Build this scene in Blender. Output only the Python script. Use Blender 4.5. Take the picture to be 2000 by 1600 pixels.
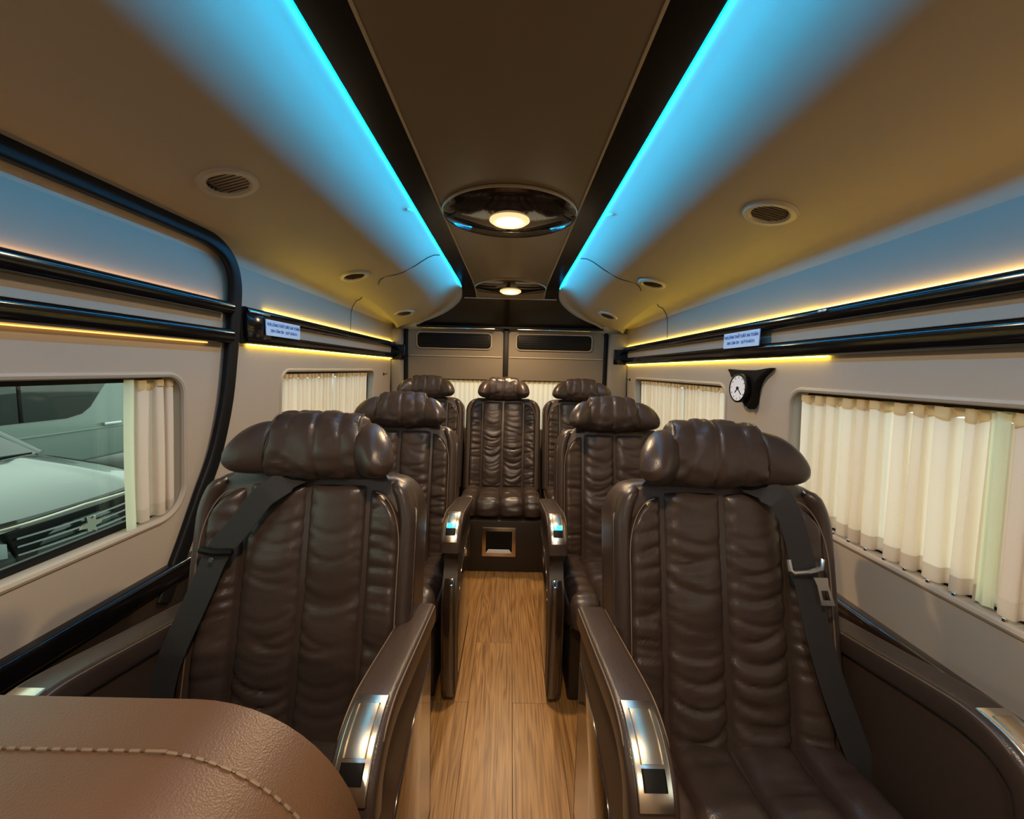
import bpy, bmesh, math, random
from mathutils import Vector, Matrix, noise
random.seed(7)
sc = bpy.context.scene
for o in list(bpy.data.objects): bpy.data.objects.remove(o)
COL = sc.collection
PI = math.pi

# ------------------------------------------------------------------ camera
F_PX = 800.0
PITCH, YAW, ROLL = 0.0967, 0.0034, 0.0237
cam = bpy.data.cameras.new('camera'); camo = bpy.data.objects.new('camera', cam); COL.objects.link(camo)
fw = Vector((math.sin(YAW)*math.cos(PITCH), math.cos(YAW)*math.cos(PITCH), -math.sin(PITCH)))
rt = fw.cross(Vector((0, 0, 1))).normalized(); up = rt.cross(fw)
c, s = math.cos(ROLL), math.sin(ROLL)
r2 = rt*c+up*s; u2 = up*c-rt*s
camo.matrix_world = Matrix(((r2.x, u2.x, -fw.x, 0.0195), (r2.y, u2.y, -fw.y, 0), (r2.z, u2.z, -fw.z, 1.29), (0, 0, 0, 1)))
cam.sensor_width = 36; cam.sensor_fit = 'HORIZONTAL'; cam.lens = 36*F_PX/2000; cam.clip_start = 0.02
sc.camera = camo

# ------------------------------------------------------------------ world, lights, exposure
w = bpy.data.worlds.new('world'); sc.world = w; w.use_nodes = True
bg = w.node_tree.nodes['Background']; bg.inputs[0].default_value = (0.86, 0.93, 0.88, 1); bg.inputs[1].default_value = 2.0
sc.view_settings.view_transform = 'Standard'; sc.view_settings.look = 'None'
sc.view_settings.gamma = 1; sc.view_settings.use_curve_mapping = False
sc.view_settings.exposure = 0.0
LAMP_W = 54.0          # each ceiling spot
BLUE = 100.0            # strip strengths
GOLD = 20.0
CEIL_Y = (-1.08, 0.22, 1.52, 2.82)

# ------------------------------------------------------------------ materials
def mat(name, col, rough=0.5, metal=0.0, spec=0.5, bump=None, coat=0.0, var=None, emit=None, ecol=None, sheen=0):
    m = bpy.data.materials.new(name); m.use_nodes = True
    nt = m.node_tree; b = nt.nodes['Principled BSDF']
    b.inputs['Base Color'].default_value = (*col, 1); b.inputs['Roughness'].default_value = rough
    b.inputs['Metallic'].default_value = metal; b.inputs['Specular IOR Level'].default_value = spec
    b.inputs['Coat Weight'].default_value = coat; b.inputs['Coat Roughness'].default_value = 0.06
    b.inputs['Sheen Weight'].default_value = sheen
    tc = nt.nodes.new('ShaderNodeTexCoord')
    if var:
        sc_, amt = var
        n = nt.nodes.new('ShaderNodeTexNoise'); n.inputs['Scale'].default_value = sc_; n.inputs['Detail'].default_value = 4
        nt.links.new(tc.outputs['Object'], n.inputs['Vector'])
        r = nt.nodes.new('ShaderNodeMix'); r.data_type = 'RGBA'
        r.inputs[6].default_value = (*[x*(1-amt) for x in col], 1); r.inputs[7].default_value = (*[min(1, x*(1+amt)) for x in col], 1)
        nt.links.new(n.outputs['Fac'], r.inputs[0]); nt.links.new(r.outputs[2], b.inputs['Base Color'])
    if bump:
        sc_, st, kind = bump
        if kind == 'voronoi':
            n = nt.nodes.new('ShaderNodeTexVoronoi'); out = 'Distance'
        else:
            n = nt.nodes.new('ShaderNodeTexNoise'); n.inputs['Detail'].default_value = 3; out = 'Fac'
        n.inputs['Scale'].default_value = sc_
        nt.links.new(tc.outputs['Object'], n.inputs['Vector'])
        bp = nt.nodes.new('ShaderNodeBump'); bp.inputs['Strength'].default_value = st; bp.inputs['Distance'].default_value = 0.001
        nt.links.new(n.outputs[out], bp.inputs['Height']); nt.links.new(bp.outputs[0], b.inputs['Normal'])
    if emit:
        b.inputs['Emission Color'].default_value = (*(ecol or col), 1); b.inputs['Emission Strength'].default_value = emit
    return m

M = {}
M['leather'] = mat('brown_leather', (0.046, 0.030, 0.024), 0.31, spec=0.5, bump=(420, 0.25, 'voronoi'), var=(9, 0.16))
M['leather_dark'] = mat('dark_leather', (0.040, 0.025, 0.018), 0.42, bump=(420, 0.35, 'voronoi'))
M['leather_lit'] = mat('lamplit_leather', (0.098, 0.049, 0.024), 0.42, bump=(420, 0.35, 'voronoi'), var=(7, 0.15))  # the brown seat leather with nearby lamp light put into its colour
M['thread'] = mat('stitch_thread', (0.17, 0.115, 0.075), 0.6)
M['base'] = mat('seat_base_vinyl', (0.022, 0.014, 0.009), 0.5, bump=(300, 0.2, 'noise'))
M['gloss_brown'] = mat('gloss_brown_panel', (0.030, 0.017, 0.010), 0.10, spec=0.8, coat=0.8)
M['gloss_black'] = mat('gloss_black_trim', (0.005, 0.004, 0.004), 0.13, spec=0.35, coat=0.2)
M['smoked'] = mat('smoked_mirror_disc', (0.020, 0.013, 0.009), 0.07, spec=0.6)
M['brown_band'] = mat('dark_brown_band', (0.013, 0.009, 0.006), 0.2, spec=0.22)
M['black'] = mat('black_plastic', (0.007, 0.006, 0.005), 0.45, spec=0.15)
M['rubber'] = mat('black_rubber', (0.006, 0.006, 0.006), 0.42, spec=0.2, bump=(200, 0.2, 'noise'))
M['web'] = mat('belt_webbing', (0.018, 0.016, 0.015), 0.75, bump=(900, 0.4, 'noise'))
M['chrome'] = mat('chrome', (0.75, 0.66, 0.55), 0.24, metal=1)
M['satin'] = mat('satin_metal', (0.62, 0.54, 0.44), 0.28, metal=1)
M['cover'] = mat('brushed_cover', (0.60, 0.50, 0.37), 0.30, metal=1)
M['steel'] = mat('steel', (0.70, 0.72, 0.75), 0.25, metal=1)
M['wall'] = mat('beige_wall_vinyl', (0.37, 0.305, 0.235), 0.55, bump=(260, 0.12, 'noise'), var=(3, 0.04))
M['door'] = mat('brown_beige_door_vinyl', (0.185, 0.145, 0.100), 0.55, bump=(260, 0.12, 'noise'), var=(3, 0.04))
M['pod'] = mat('beige_headliner', (0.46, 0.385, 0.29), 0.6, bump=(300, 0.15, 'noise'), var=(3, 0.04))
M['panel'] = mat('ceiling_panel_lacquer', (0.20, 0.150, 0.092), 0.30, spec=0.5, var=(4, 0.08))
M['edge'] = mat('pale_edging', (0.45, 0.36, 0.24), 0.4)
M['vent_ring'] = mat('vent_ring', (0.50, 0.43, 0.33), 0.32)
M['vent_slat'] = mat('vent_slat', (0.10, 0.07, 0.045), 0.4)
M['seam'] = mat('seam_shadow_gap', (0.05, 0.04, 0.03), 0.8)
M['fabric'] = mat('grey_pillar_fabric', (0.24, 0.20, 0.165), 0.9, bump=(500, 0.4, 'noise'))
M['white'] = mat('white_plastic', (0.75, 0.76, 0.78), 0.4)
M['sign'] = mat('pale_blue_sign', (0.50, 0.66, 0.88), 0.4)
M['ink'] = mat('blue_ink', (0.035, 0.13, 0.36), 0.5)
M['screen'] = mat('blue_switch_light', (0.02, 0.3, 0.5), 0.3, emit=1.6, ecol=(0.05, 0.55, 0.9))
M['blue_led'] = mat('blue_led', (0.0, 0.3, 0.6), 0.4, emit=BLUE, ecol=(0.0, 0.40, 0.92))
M['gold_led'] = mat('gold_led', (0.6, 0.4, 0.1), 0.4, emit=GOLD, ecol=(1.0, 0.70, 0.06))
M['gold_led_mid'] = mat('soft_gold_led', (0.6, 0.4, 0.1), 0.4, emit=GOLD*0.75, ecol=(1.0, 0.60, 0.12))
M['gold_led_faint'] = mat('faint_amber_led', (0.6, 0.4, 0.1), 0.4, emit=GOLD*0.10, ecol=(1.0, 0.50, 0.12))
M['gold_led_dim'] = mat('amber_led', (0.6, 0.4, 0.1), 0.4, emit=GOLD*0.33, ecol=(1.0, 0.50, 0.12))
M['lens'] = mat('lamp_lens', (1, 0.9, 0.7), 0.4, emit=45, ecol=(1.0, 0.80, 0.48))
M['frost'] = mat('frosted_lamp_bezel', (0.9, 0.8, 0.6), 0.3, emit=1.1, ecol=(1.0, 0.66, 0.30))
M['lens_ring'] = mat('lamp_inner_ring', (1, 0.85, 0.6), 0.3, emit=5, ecol=(1.0, 0.68, 0.30))
M['carsilver'] = mat('silver_car_paint', (0.20, 0.215, 0.205), 0.22, metal=0.35, coat=0.8)
M['vansilver'] = mat('silver_van_paint', (0.22, 0.27, 0.25), 0.3, metal=0.2, coat=0.4)
M['cardark'] = mat('dark_car_glass', (0.012, 0.02, 0.018), 0.08, spec=0.8, coat=0.5)
M['headlamp'] = mat('headlamp_glass', (0.55, 0.6, 0.62), 0.12, metal=0.7)
M['concrete'] = mat('concrete_floor', (0.14, 0.16, 0.15), 0.5, bump=(30, 0.3, 'noise'), var=(2, 0.2))

def wood():
    m = bpy.data.materials.new('oak_vinyl'); m.use_nodes = True; nt = m.node_tree; b = nt.nodes['Principled BSDF']
    tc = nt.nodes.new('ShaderNodeTexCoord'); oi = nt.nodes.new('ShaderNodeObjectInfo')
    mp = nt.nodes.new('ShaderNodeMapping'); mp.inputs['Scale'].default_value = (1, 0.06, 1)
    off = nt.nodes.new('ShaderNodeVectorMath'); off.operation = 'MULTIPLY_ADD'
    off.inputs[0].default_value = (1, 1, 1)
    comb = nt.nodes.new('ShaderNodeCombineXYZ')
    k = nt.nodes.new('ShaderNodeMath'); k.operation = 'MULTIPLY'; k.inputs[1].default_value = 37
    nt.links.new(oi.outputs['Random'], k.inputs[0])
    for i in range(3): nt.links.new(k.outputs[0], comb.inputs[i])
    ad = nt.nodes.new('ShaderNodeVectorMath'); ad.operation = 'ADD'
    nt.links.new(tc.outputs['Object'], ad.inputs[0]); nt.links.new(comb.outputs[0], ad.inputs[1])
    nt.links.new(ad.outputs[0], mp.inputs[0])
    n1 = nt.nodes.new('ShaderNodeTexNoise'); n1.inputs['Scale'].default_value = 9; n1.inputs['Detail'].default_value = 3
    n1.inputs['Distortion'].default_value = 0.8
    nt.links.new(mp.outputs[0], n1.inputs['Vector'])
    # cathedral rings: sine of noise field
    ms = nt.nodes.new('ShaderNodeMath'); ms.operation = 'MULTIPLY'; ms.inputs[1].default_value = 95
    nt.links.new(n1.outputs['Fac'], ms.inputs[0])
    sn = nt.nodes.new('ShaderNodeMath'); sn.operation = 'SINE'; nt.links.new(ms.outputs[0], sn.inputs[0])
    mp2 = nt.nodes.new('ShaderNodeMapping'); mp2.inputs['Scale'].default_value = (1, 0.03, 1)
    nt.links.new(ad.outputs[0], mp2.inputs[0])
    n2 = nt.nodes.new('ShaderNodeTexNoise'); n2.inputs['Scale'].default_value = 170; n2.inputs['Detail'].default_value = 2
    nt.links.new(mp2.outputs[0], n2.inputs['Vector'])
    mx = nt.nodes.new('ShaderNodeMath'); mx.operation = 'MULTIPLY_ADD'; mx.inputs[1].default_value = 0.11
    nt.links.new(sn.outputs[0], mx.inputs[0]); nt.links.new(n2.outputs['Fac'], mx.inputs[2])
    cr = nt.nodes.new('ShaderNodeValToRGB')
    e = cr.color_ramp.elements
    e[0].position = 0.25; e[0].color = (0.19, 0.085, 0.024, 1); e[1].position = 0.78; e[1].color = (0.47, 0.26, 0.095, 1)
    el = e.new(0.5); el.color = (0.35, 0.175, 0.055, 1)
    nt.links.new(mx.outputs[0], cr.inputs[0])
    hv = nt.nodes.new('ShaderNodeHueSaturation')
    mr = nt.nodes.new('ShaderNodeMapRange'); mr.inputs[3].default_value = 0.80; mr.inputs[4].default_value = 0.93
    nt.links.new(oi.outputs['Random'], mr.inputs[0]); nt.links.new(mr.outputs[0], hv.inputs['Value'])
    nt.links.new(cr.outputs[0], hv.inputs['Color']); nt.links.new(hv.outputs[0], b.inputs['Base Color'])
    b.inputs['Roughness'].default_value = 0.36
    bp = nt.nodes.new('ShaderNodeBump'); bp.inputs['Strength'].default_value = 0.15; bp.inputs['Distance'].default_value = 0.001
    nt.links.new(mx.outputs[0], bp.inputs['Height']); nt.links.new(bp.outputs[0], b.inputs['Normal'])
    return m
M['wood'] = wood()

def cloth(name, col, trans):
    m = bpy.data.materials.new(name); m.use_nodes = True; nt = m.node_tree
    for n in list(nt.nodes): nt.nodes.remove(n)
    out = nt.nodes.new('ShaderNodeOutputMaterial'); d = nt.nodes.new('ShaderNodeBsdfDiffuse'); t = nt.nodes.new('ShaderNodeBsdfTranslucent')
    mix = nt.nodes.new('ShaderNodeMixShader'); mix.inputs[0].default_value = trans
    tc = nt.nodes.new('ShaderNodeTexCoord'); n = nt.nodes.new('ShaderNodeTexNoise'); n.inputs['Scale'].default_value = 400
    nt.links.new(tc.outputs['Object'], n.inputs['Vector'])
    bp = nt.nodes.new('ShaderNodeBump'); bp.inputs['Strength'].default_value = 0.3; bp.inputs['Distance'].default_value = 0.001
    nt.links.new(n.outputs['Fac'], bp.inputs['Height'])
    nt.links.new(bp.outputs[0], d.inputs['Normal'])
    d.inputs[0].default_value = (*col, 1); t.inputs[0].default_value = (*col, 1)
    nt.links.new(d.outputs[0], mix.inputs[1]); nt.links.new(t.outputs[0], mix.inputs[2]); nt.links.new(mix.outputs[0], out.inputs[0])
    return m
M['curtain'] = cloth('cream_curtain', (0.92, 0.83, 0.68), 0.48)
M['shaded_header'] = cloth('shaded_curtain_header', (0.74, 0.55, 0.30), 0.42)  # same fabric as the curtain, its top shading put into a golden tone
M['liner'] = cloth('pale_curtain_lining', (0.80, 0.84, 0.62), 0.5)
M['hem'] = cloth('taupe_curtain_hem', (0.66, 0.54, 0.42), 0.42)
M['curtain_pink'] = cloth('faded_curtain', (0.72, 0.60, 0.48), 0.25)

def glass(name, tint):
    m = bpy.data.materials.new(name); m.use_nodes = True; nt = m.node_tree
    for n in list(nt.nodes): nt.nodes.remove(n)
    out = nt.nodes.new('ShaderNodeOutputMaterial'); t = nt.nodes.new('ShaderNodeBsdfTransparent'); g = nt.nodes.new('ShaderNodeBsdfGlossy')
    g.inputs['Roughness'].default_value = 0.02; t.inputs[0].default_value = (*tint, 1)
    lw = nt.nodes.new('ShaderNodeLayerWeight'); lw.inputs[0].default_value = .5
    pw = nt.nodes.new('ShaderNodeMath'); pw.operation = 'POWER'; pw.inputs[1].default_value = 5
    nt.links.new(lw.outputs['Facing'], pw.inputs[0])
    f = nt.nodes.new('ShaderNodeMath'); f.operation = 'MULTIPLY_ADD'; f.inputs[1].default_value = .90; f.inputs[2].default_value = .03
    nt.links.new(pw.outputs[0], f.inputs[0])
    mix = nt.nodes.new('ShaderNodeMixShader'); nt.links.new(f.outputs[0], mix.inputs[0])
    nt.links.new(t.outputs[0], mix.inputs[1]); nt.links.new(g.outputs[0], mix.inputs[2]); nt.links.new(mix.outputs[0], out.inputs[0])
    return m
M['glass'] = glass('window_glass', (0.93, 0.95, 0.93))
M['glass_tint'] = glass('green_tinted_glass', (0.74, 0.83, 0.78))

# ------------------------------------------------------------------ helpers
def link(name, me, m=None, parent=None, smooth=None):
    o = bpy.data.objects.new(name, me); COL.objects.link(o)
    if m is not None: me.materials.append(M[m])
    if parent is not None: o.parent = parent
    return o
def finish(name, bm, m, parent=None, smooth=35):
    me = bpy.data.meshes.new(name)
    bmesh.ops.recalc_face_normals(bm, faces=bm.faces)
    if smooth:
        a = math.radians(smooth)
        for f in bm.faces: f.smooth = True
        for e in bm.edges:
            e.smooth = not (len(e.link_faces) == 2 and e.calc_face_angle(0) > a)
    bm.to_mesh(me); bm.free()
    return link(name, me, m, parent)
def thing(name, label, cat, loc=(0, 0, 0), group=None):
    o = bpy.data.objects.new(name, None); COL.objects.link(o); o.location = loc
    o.empty_display_size = .05
    o['label'] = label; o['category'] = cat
    if group: o['group'] = group
    return o
def tag(o, label, cat, group=None):
    o['label'] = label; o['category'] = cat
    if group: o['group'] = group
    return o
def struct(name, label=None, loc=(0, 0, 0), o=None):
    if o is None:
        o = bpy.data.objects.new(name, None); COL.objects.link(o); o.location = loc
    o['kind'] = 'structure'
    if label: o['label'] = label
    return o
def grid(fn, nu, nv, closeu=False, closev=False, bm=None):
    bm = bm or bmesh.new()
    V = [[bm.verts.new(fn(i/nu if not closeu else i/nu, j/nv)) for j in range(nv + (0 if closev else 1))] for i in range(nu + (0 if closeu else 1))]
    for i in range(nu):
        for j in range(nv):
            a = V[i][j]; b = V[(i+1) % len(V)][j]; c_ = V[(i+1) % len(V)][(j+1) % len(V[0])]; d = V[i][(j+1) % len(V[0])]
            try: bm.faces.new((a, b, c_, d))
            except ValueError: pass
    return bm
def box(bm, x0, x1, y0, y1, z0, z1, bev=0, seg=2):
    vs = [bm.verts.new((x, y, z)) for x in (x0, x1) for y in (y0, y1) for z in (z0, z1)]
    fs = [bm.faces.new([vs[i] for i in q]) for q in ((0, 1, 3, 2), (4, 6, 7, 5), (0, 4, 5, 1), (2, 3, 7, 6), (0, 2, 6, 4), (1, 5, 7, 3))]
    if bev:
        es = set(e for f in fs for e in f.edges)
        bmesh.ops.bevel(bm, geom=list(es), offset=bev, segments=seg, profile=.5, affect='EDGES')
    return bm
def boxo(name, dims, m, parent=None, bev=0.004, seg=2):
    return finish(name, box(bmesh.new(), *dims, bev, seg), m, parent)
def slab(pts, fn, d0, d1, bev=0, seg=3, bm=None):
    """outline pts (a,b) extruded from depth d0 to d1; fn(a,b,d)->xyz"""
    bm = bm or bmesh.new()
    A = [bm.verts.new(fn(a, b, d0)) for a, b in pts]; B = [bm.verts.new(fn(a, b, d1)) for a, b in pts]
    fa = bm.faces.new(A); fb = bm.faces.new(B[::-1]); n = len(pts)
    for i in range(n): bm.faces.new((A[i], B[i], B[(i+1) % n], A[(i+1) % n]))
    if bev:
        es = set(fa.edges) | set(fb.edges)
        bmesh.ops.bevel(bm, geom=list(es), offset=bev, segments=seg, profile=.5, affect='EDGES')
    return bm
def rrect(x0, x1, y0, y1, r, n=6):
    """rounded rectangle outline; r single or 4 (x0y0,x1y0,x1y1,x0y1)"""
    r = (r,)*4 if not isinstance(r, tuple) else r
    out = []
    for (cx, cy, a0, q) in ((x0, y0, PI, r[0]), (x1, y0, 1.5*PI, r[1]), (x1, y1, 0, r[2]), (x0, y1, .5*PI, r[3])):
        px = cx + (q if cx == x0 else -q); py = cy + (q if cy == y0 else -q)
        if q <= 1e-5: out.append((cx, cy)); continue
        for k in range(n+1):
            a = a0 + .5*PI*k/n; out.append((px+q*math.cos(a), py+q*math.sin(a)))
    return out
def smooth_path(pts, n=8):
    """Catmull-Rom"""
    P = [Vector(p) for p in pts]; out = []
    for i in range(len(P)-1):
        p0 = P[max(i-1, 0)]; p1 = P[i]; p2 = P[i+1]; p3 = P[min(i+2, len(P)-1)]
        for k in range(n):
            t = k/n
            out.append(.5*((2*p1)+(p2-p0)*t+(2*p0-5*p1+4*p2-p3)*t*t+(3*p1-p0-3*p2+p3)*t**3))
    out.append(P[-1]); return out
def sweep(path, prof, upv=(0, 0, 1), closed=False, bm=None, scale=None):
    """profile (a,b): a along side vector, b along up"""
    bm = bm or bmesh.new(); P = [Vector(p) for p in path]; n = len(P); rings = []
    for i, p in enumerate(P):
        if closed: t = P[(i+1) % n]-P[i-1]
        else: t = P[min(i+1, n-1)]-P[max(i-1, 0)]
        t.normalize(); u = Vector(upv(i) if callable(upv) else upv); sd = t.cross(u).normalized(); u = sd.cross(t)
        k = scale(i/(n-1)) if scale else 1
        rings.append([bm.verts.new(p+sd*a*k+u*b*k) for a, b in prof])
    m = len(prof)
    for i in range(n if closed else n-1):
        A = rings[i]; B = rings[(i+1) % n]
        for j in range(m): bm.faces.new((A[j], A[(j+1) % m], B[(j+1) % m], B[j]))
    if not closed:
        bm.faces.new(rings[0][::-1]); bm.faces.new(rings[-1])
    return bm
def tube(path, r, n=8, closed=False, bm=None, upv=(0.01, 0.02, 1)):
    return sweep(path, [(r*math.cos(2*PI*k/n), r*math.sin(2*PI*k/n)) for k in range(n)], upv, closed, bm)
def lathe(prof, n=40, mtx=None, bm=None, cap=True):
    """prof (r,z)"""
    bm = bm or bmesh.new(); rings = []
    for r, z in prof:
        rings.append([bm.verts.new((r*math.cos(2*PI*k/n), r*math.sin(2*PI*k/n), z)) for k in range(n)])
    for A, B in zip(rings, rings[1:]):
        for k in range(n): bm.faces.new((A[k], A[(k+1) % n], B[(k+1) % n], B[k]))
    if cap:
        bm.faces.new(rings[0][::-1]); bm.faces.new(rings[-1])
    if mtx is not None: bmesh.ops.transform(bm, matrix=mtx, verts=bm.verts)
    return bm
def plate_with_holes(outer, holes, fn, d0, d1):
    bm = bmesh.new()
    for loop in [outer]+holes:
        vs = [bm.verts.new(fn(a, b, d0)) for a, b in loop]
        for i in range(len(vs)): bm.edges.new((vs[i], vs[(i+1) % len(vs)]))
    bmesh.ops.triangle_fill(bm, edges=bm.edges[:], use_beauty=True, use_dissolve=False)
    # drop triangles that fell inside holes
    shift = Vector(fn(outer[0][0], outer[0][1], d1))-Vector(fn(outer[0][0], outer[0][1], d0))
    r = bmesh.ops.extrude_face_region(bm, geom=bm.faces[:])
    vs = [g for g in r['geom'] if isinstance(g, bmesh.types.BMVert)]
    bmesh.ops.translate(bm, verts=vs, vec=shift)
    # bmesh keeps the original faces where the region was open: fine, closed plate
    return bm
def copy_tree(o, parent=None, mirror=False):
    c_ = o.copy(); COL.objects.link(c_)
    if parent is not None: c_.parent = parent
    for ch in o.children: copy_tree(ch, c_)
    return c_
def wx(z): return 0.985-0.047*(z-0.5)

Y0, Y1 = -1.6, 3.38
# ------------------------------------------------------------------ floor: boards
fl = struct('floor', 'brown oak-look plank floor running down the aisle', o=boxo('floor', (-1.03, 1.03, Y0, Y1+.05, -.05, -.004), 'seam', bev=0))
px0 = -.118-.17*6
plank_me = None
ends = {-2: .9, -1: 1.476, 0: 1.829, 1: 1.476, 2: .95, 3: .5}
for i in range(13):
    xa = px0+i*.17; k = i-6
    e0 = ends.get(k, random.uniform(.2, 1.2)); ys = [e0-1.18*j for j in range(4)]+[e0+1.18*j for j in range(1, 4)]
    ys = sorted(ys); ys = [Y0]+[y for y in ys if Y0+.05 < y < Y1-.05]+[Y1]
    for a, b in zip(ys, ys[1:]):
        cx, cy = xa+.085, (a+b)/2; hw = min(.0845, .5)
        if cx-hw < -1.0 or cx+hw > 1.03: continue
        o = boxo('plank', (-hw+.0002, hw-.0002, -(b-a)/2+.0007, (b-a)/2-.0007, -.006, 0), 'wood', fl, bev=.0006, seg=1)
        o.location = (cx, cy, 0)

# ------------------------------------------------------------------ side walls with window holes
WIN = {1: [(-.55, 1.362, .828, 1.245), (1.775, 3.09, .835, 1.245)], -1: [(-.55, 1.215, .84, 1.25), (1.735, 2.90, .84, 1.262)]}
for sgn, side in ((-1, 'left'), (1, 'right')):
    holes = [rrect(a, b, z0, z1, (.09, .09, .055, .055)) for a, b, z0, z1 in WIN[sgn]]
    fn = lambda a, b, d, sgn=sgn: (sgn*(wx(b)+d), a, b)
    outer = [(Y0, -.02), (Y1, -.02), (Y1, 1.70), (Y0, 1.70)]
    bm = plate_with_holes(outer, holes, fn, 0, .055)
    wl = finish('wall_'+side, bm, 'wall', smooth=20)
    struct('wall', {'left': 'beige moulded side wall on the side with the clear window', 'right': 'beige moulded side wall carrying the small round clock'}[side], o=wl)
    # window surround beads, gasket, panes, mullion
    for wi, (a, b, z0, z1) in enumerate(WIN[sgn]):
        n = {-1: (1, 2), 1: (3, 4)}[sgn][wi]
        W = struct('window_%d' % n, {1: 'clear side window looking out at a silver car', 2: 'curtained rear side window on the sliding door side', 3: 'large curtained window beside the front seat', 4: 'curtained rear side window beyond the round clock'}[n])
        rr = rrect(a-.004, b+.004, z0-.004, z1+.004, (.092, .092, .058, .058), 8)
        finish('window_surround', tube([(sgn*(wx(zz)+.003), yy, zz) for yy, zz in rr], .009, 8, True, upv=(1, 0, .03)), 'wall', W)
        ri = rrect(a+.006, b-.006, z0+.006, z1-.006, (.085, .085, .05, .05), 8)
        finish('gasket', sweep([(sgn*(wx(zz)+.048), yy, zz) for yy, zz in ri], [(-.012, -.006), (.012, -.006), (.012, .006), (-.012, .006)], (1, 0, .03), True), 'rubber', W)
        finish('pane', slab(rrect(a+.004, b-.004, z0+.004, z1-.004, (.085, .085, .05, .05), 6), lambda p, q, d, sgn=sgn: (sgn*(wx(q)+d), p, q), .05, .054), 'glass_tint' if n == 1 else 'glass', W)
        my = {1: .25, 2: 2.29, 3: .42, 4: 2.25}[n]
        finish('mullion', slab([(my-.012, z0), (my+.012, z0), (my+.012, z1), (my-.012, z1)], lambda p, q, d, sgn=sgn: (sgn*(wx(q)+d), p, q), .040, .050), 'rubber', W)

# front end (behind the camera), rear wall and its doors
fwp = boxo('wall_front', (-1.03, 1.03, Y0-.05, Y0, -.05, 1.95), 'wall', bev=0); struct('', 'beige bulkhead at the front of the cabin', o=fwp)
roof = boxo('roof', (-1.05, 1.05, Y0-.05, Y1+.10, 1.93, 1.96), 'wall', bev=0); struct('', 'outer roof skin above the headliner', o=roof)
RY = 3.36; RC = -0.03
rear_holes = [rrect(RC-.70, RC-.10, .80, 1.205, .05), rrect(RC+.10, RC+.70, .80, 1.205, .05)]
fnr = lambda a, b, d: (a, RY+d, b)
bm = plate_with_holes([(-1.03, -.02), (1.03, -.02), (1.03, 1.93), (-1.03, 1.93)], [rrect(RC-.745, RC-.055, .70, 1.60, .02), rrect(RC+.055, RC+.745, .70, 1.60, .02)], fnr, .03, .08)
struct('', 'rear end wall frame around the two back doors', o=finish('wall_rear', bm, 'wall', smooth=20))
for k, sg in ((1, -1), (2, 1)):
    xa, xb = (RC-.795, RC-.022) if sg < 0 else (RC+.022, RC+.795)
    h = [rrect(min(RC+sg*.10, RC+sg*.69), max(RC+sg*.10, RC+sg*.69), .80, 1.205, .05)]
    bm = plate_with_holes(rrect(xa, xb, .05, 1.60, .03), h, fnr, 0, .03)
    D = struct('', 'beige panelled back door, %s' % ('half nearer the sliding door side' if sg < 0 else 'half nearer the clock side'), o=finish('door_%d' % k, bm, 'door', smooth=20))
    p0, p1 = (RC-.715, RC-.125) if sg < 0 else (RC+.09, RC+.69)
    finish('vent_recess', slab(rrect(p0, p1, 1.455, 1.572, .028), fnr, -.012, .004, .004), 'black', D)
    bm = bmesh.new()
    for q in range(6):
        z = 1.473+q*.0165
        box(bm, p0+.02, p1-.02, RY-.016, RY-.012, z, z+.006)
    finish('louvre', bm, 'black', D)
    finish('recess_rim', tube([(x, RY-.008, z) for x, z in rrect(p0-.006, p1+.006, 1.449, 1.578, .032)], .005, 6, True, upv=(0, 1, 0)), 'wall', D)
    boxo('shelf_line', (xa+.01, xb-.01, RY-.008, RY, 1.385, 1.392), 'edge', D, bev=.002)
    W = struct('window_%d' % (4+k), 'small back door window closed by cream curtains, %s' % ('beside the far seat on the sliding door side' if sg < 0 else 'beside the far seat on the clock side'))
    ri = rrect(min(RC+sg*.10, RC+sg*.69), max(RC+sg*.10, RC+sg*.69), .80, 1.205, .05)
    finish('gasket', sweep([(x, RY+.028, z) for x, z in ri], [(-.008, -.008), (.008, -.008), (.008, .008), (-.008, .008)], (0, 1, 0), True), 'rubber', W)
    finish('pane', slab(ri, fnr, .03, .034), 'glass', W)
for nm, lab, d in (('trim_1', 'black vertical strip between the two back doors', (RC-.022, RC+.022, RY-.014, RY+.03, .05, 1.63)),
               ('trim_2', 'black vertical strip at the back door edge, sliding door side', (RC-.825, RC-.797, RY-.014, RY+.03, .05, 1.60)),
               ('trim_3', 'black vertical strip at the back door edge, clock side', (RC+.797, RC+.825, RY-.014, RY+.03, .05, 1.60))):
    struct('', lab, o=boxo(nm, d, 'black'))
for nm, lab, d in (('trim_4', 'grey fabric corner pillar at the rear, sliding door side', (-.950, RC-.828, RY-.07, RY+.02, .0, 1.60)),
               ('trim_5', 'grey fabric corner pillar at the rear, clock side', (RC+.828, .950, RY-.07, RY+.02, .0, 1.60))):
    struct('', lab, o=boxo(nm, d, 'fabric', bev=.02, seg=3))

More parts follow.
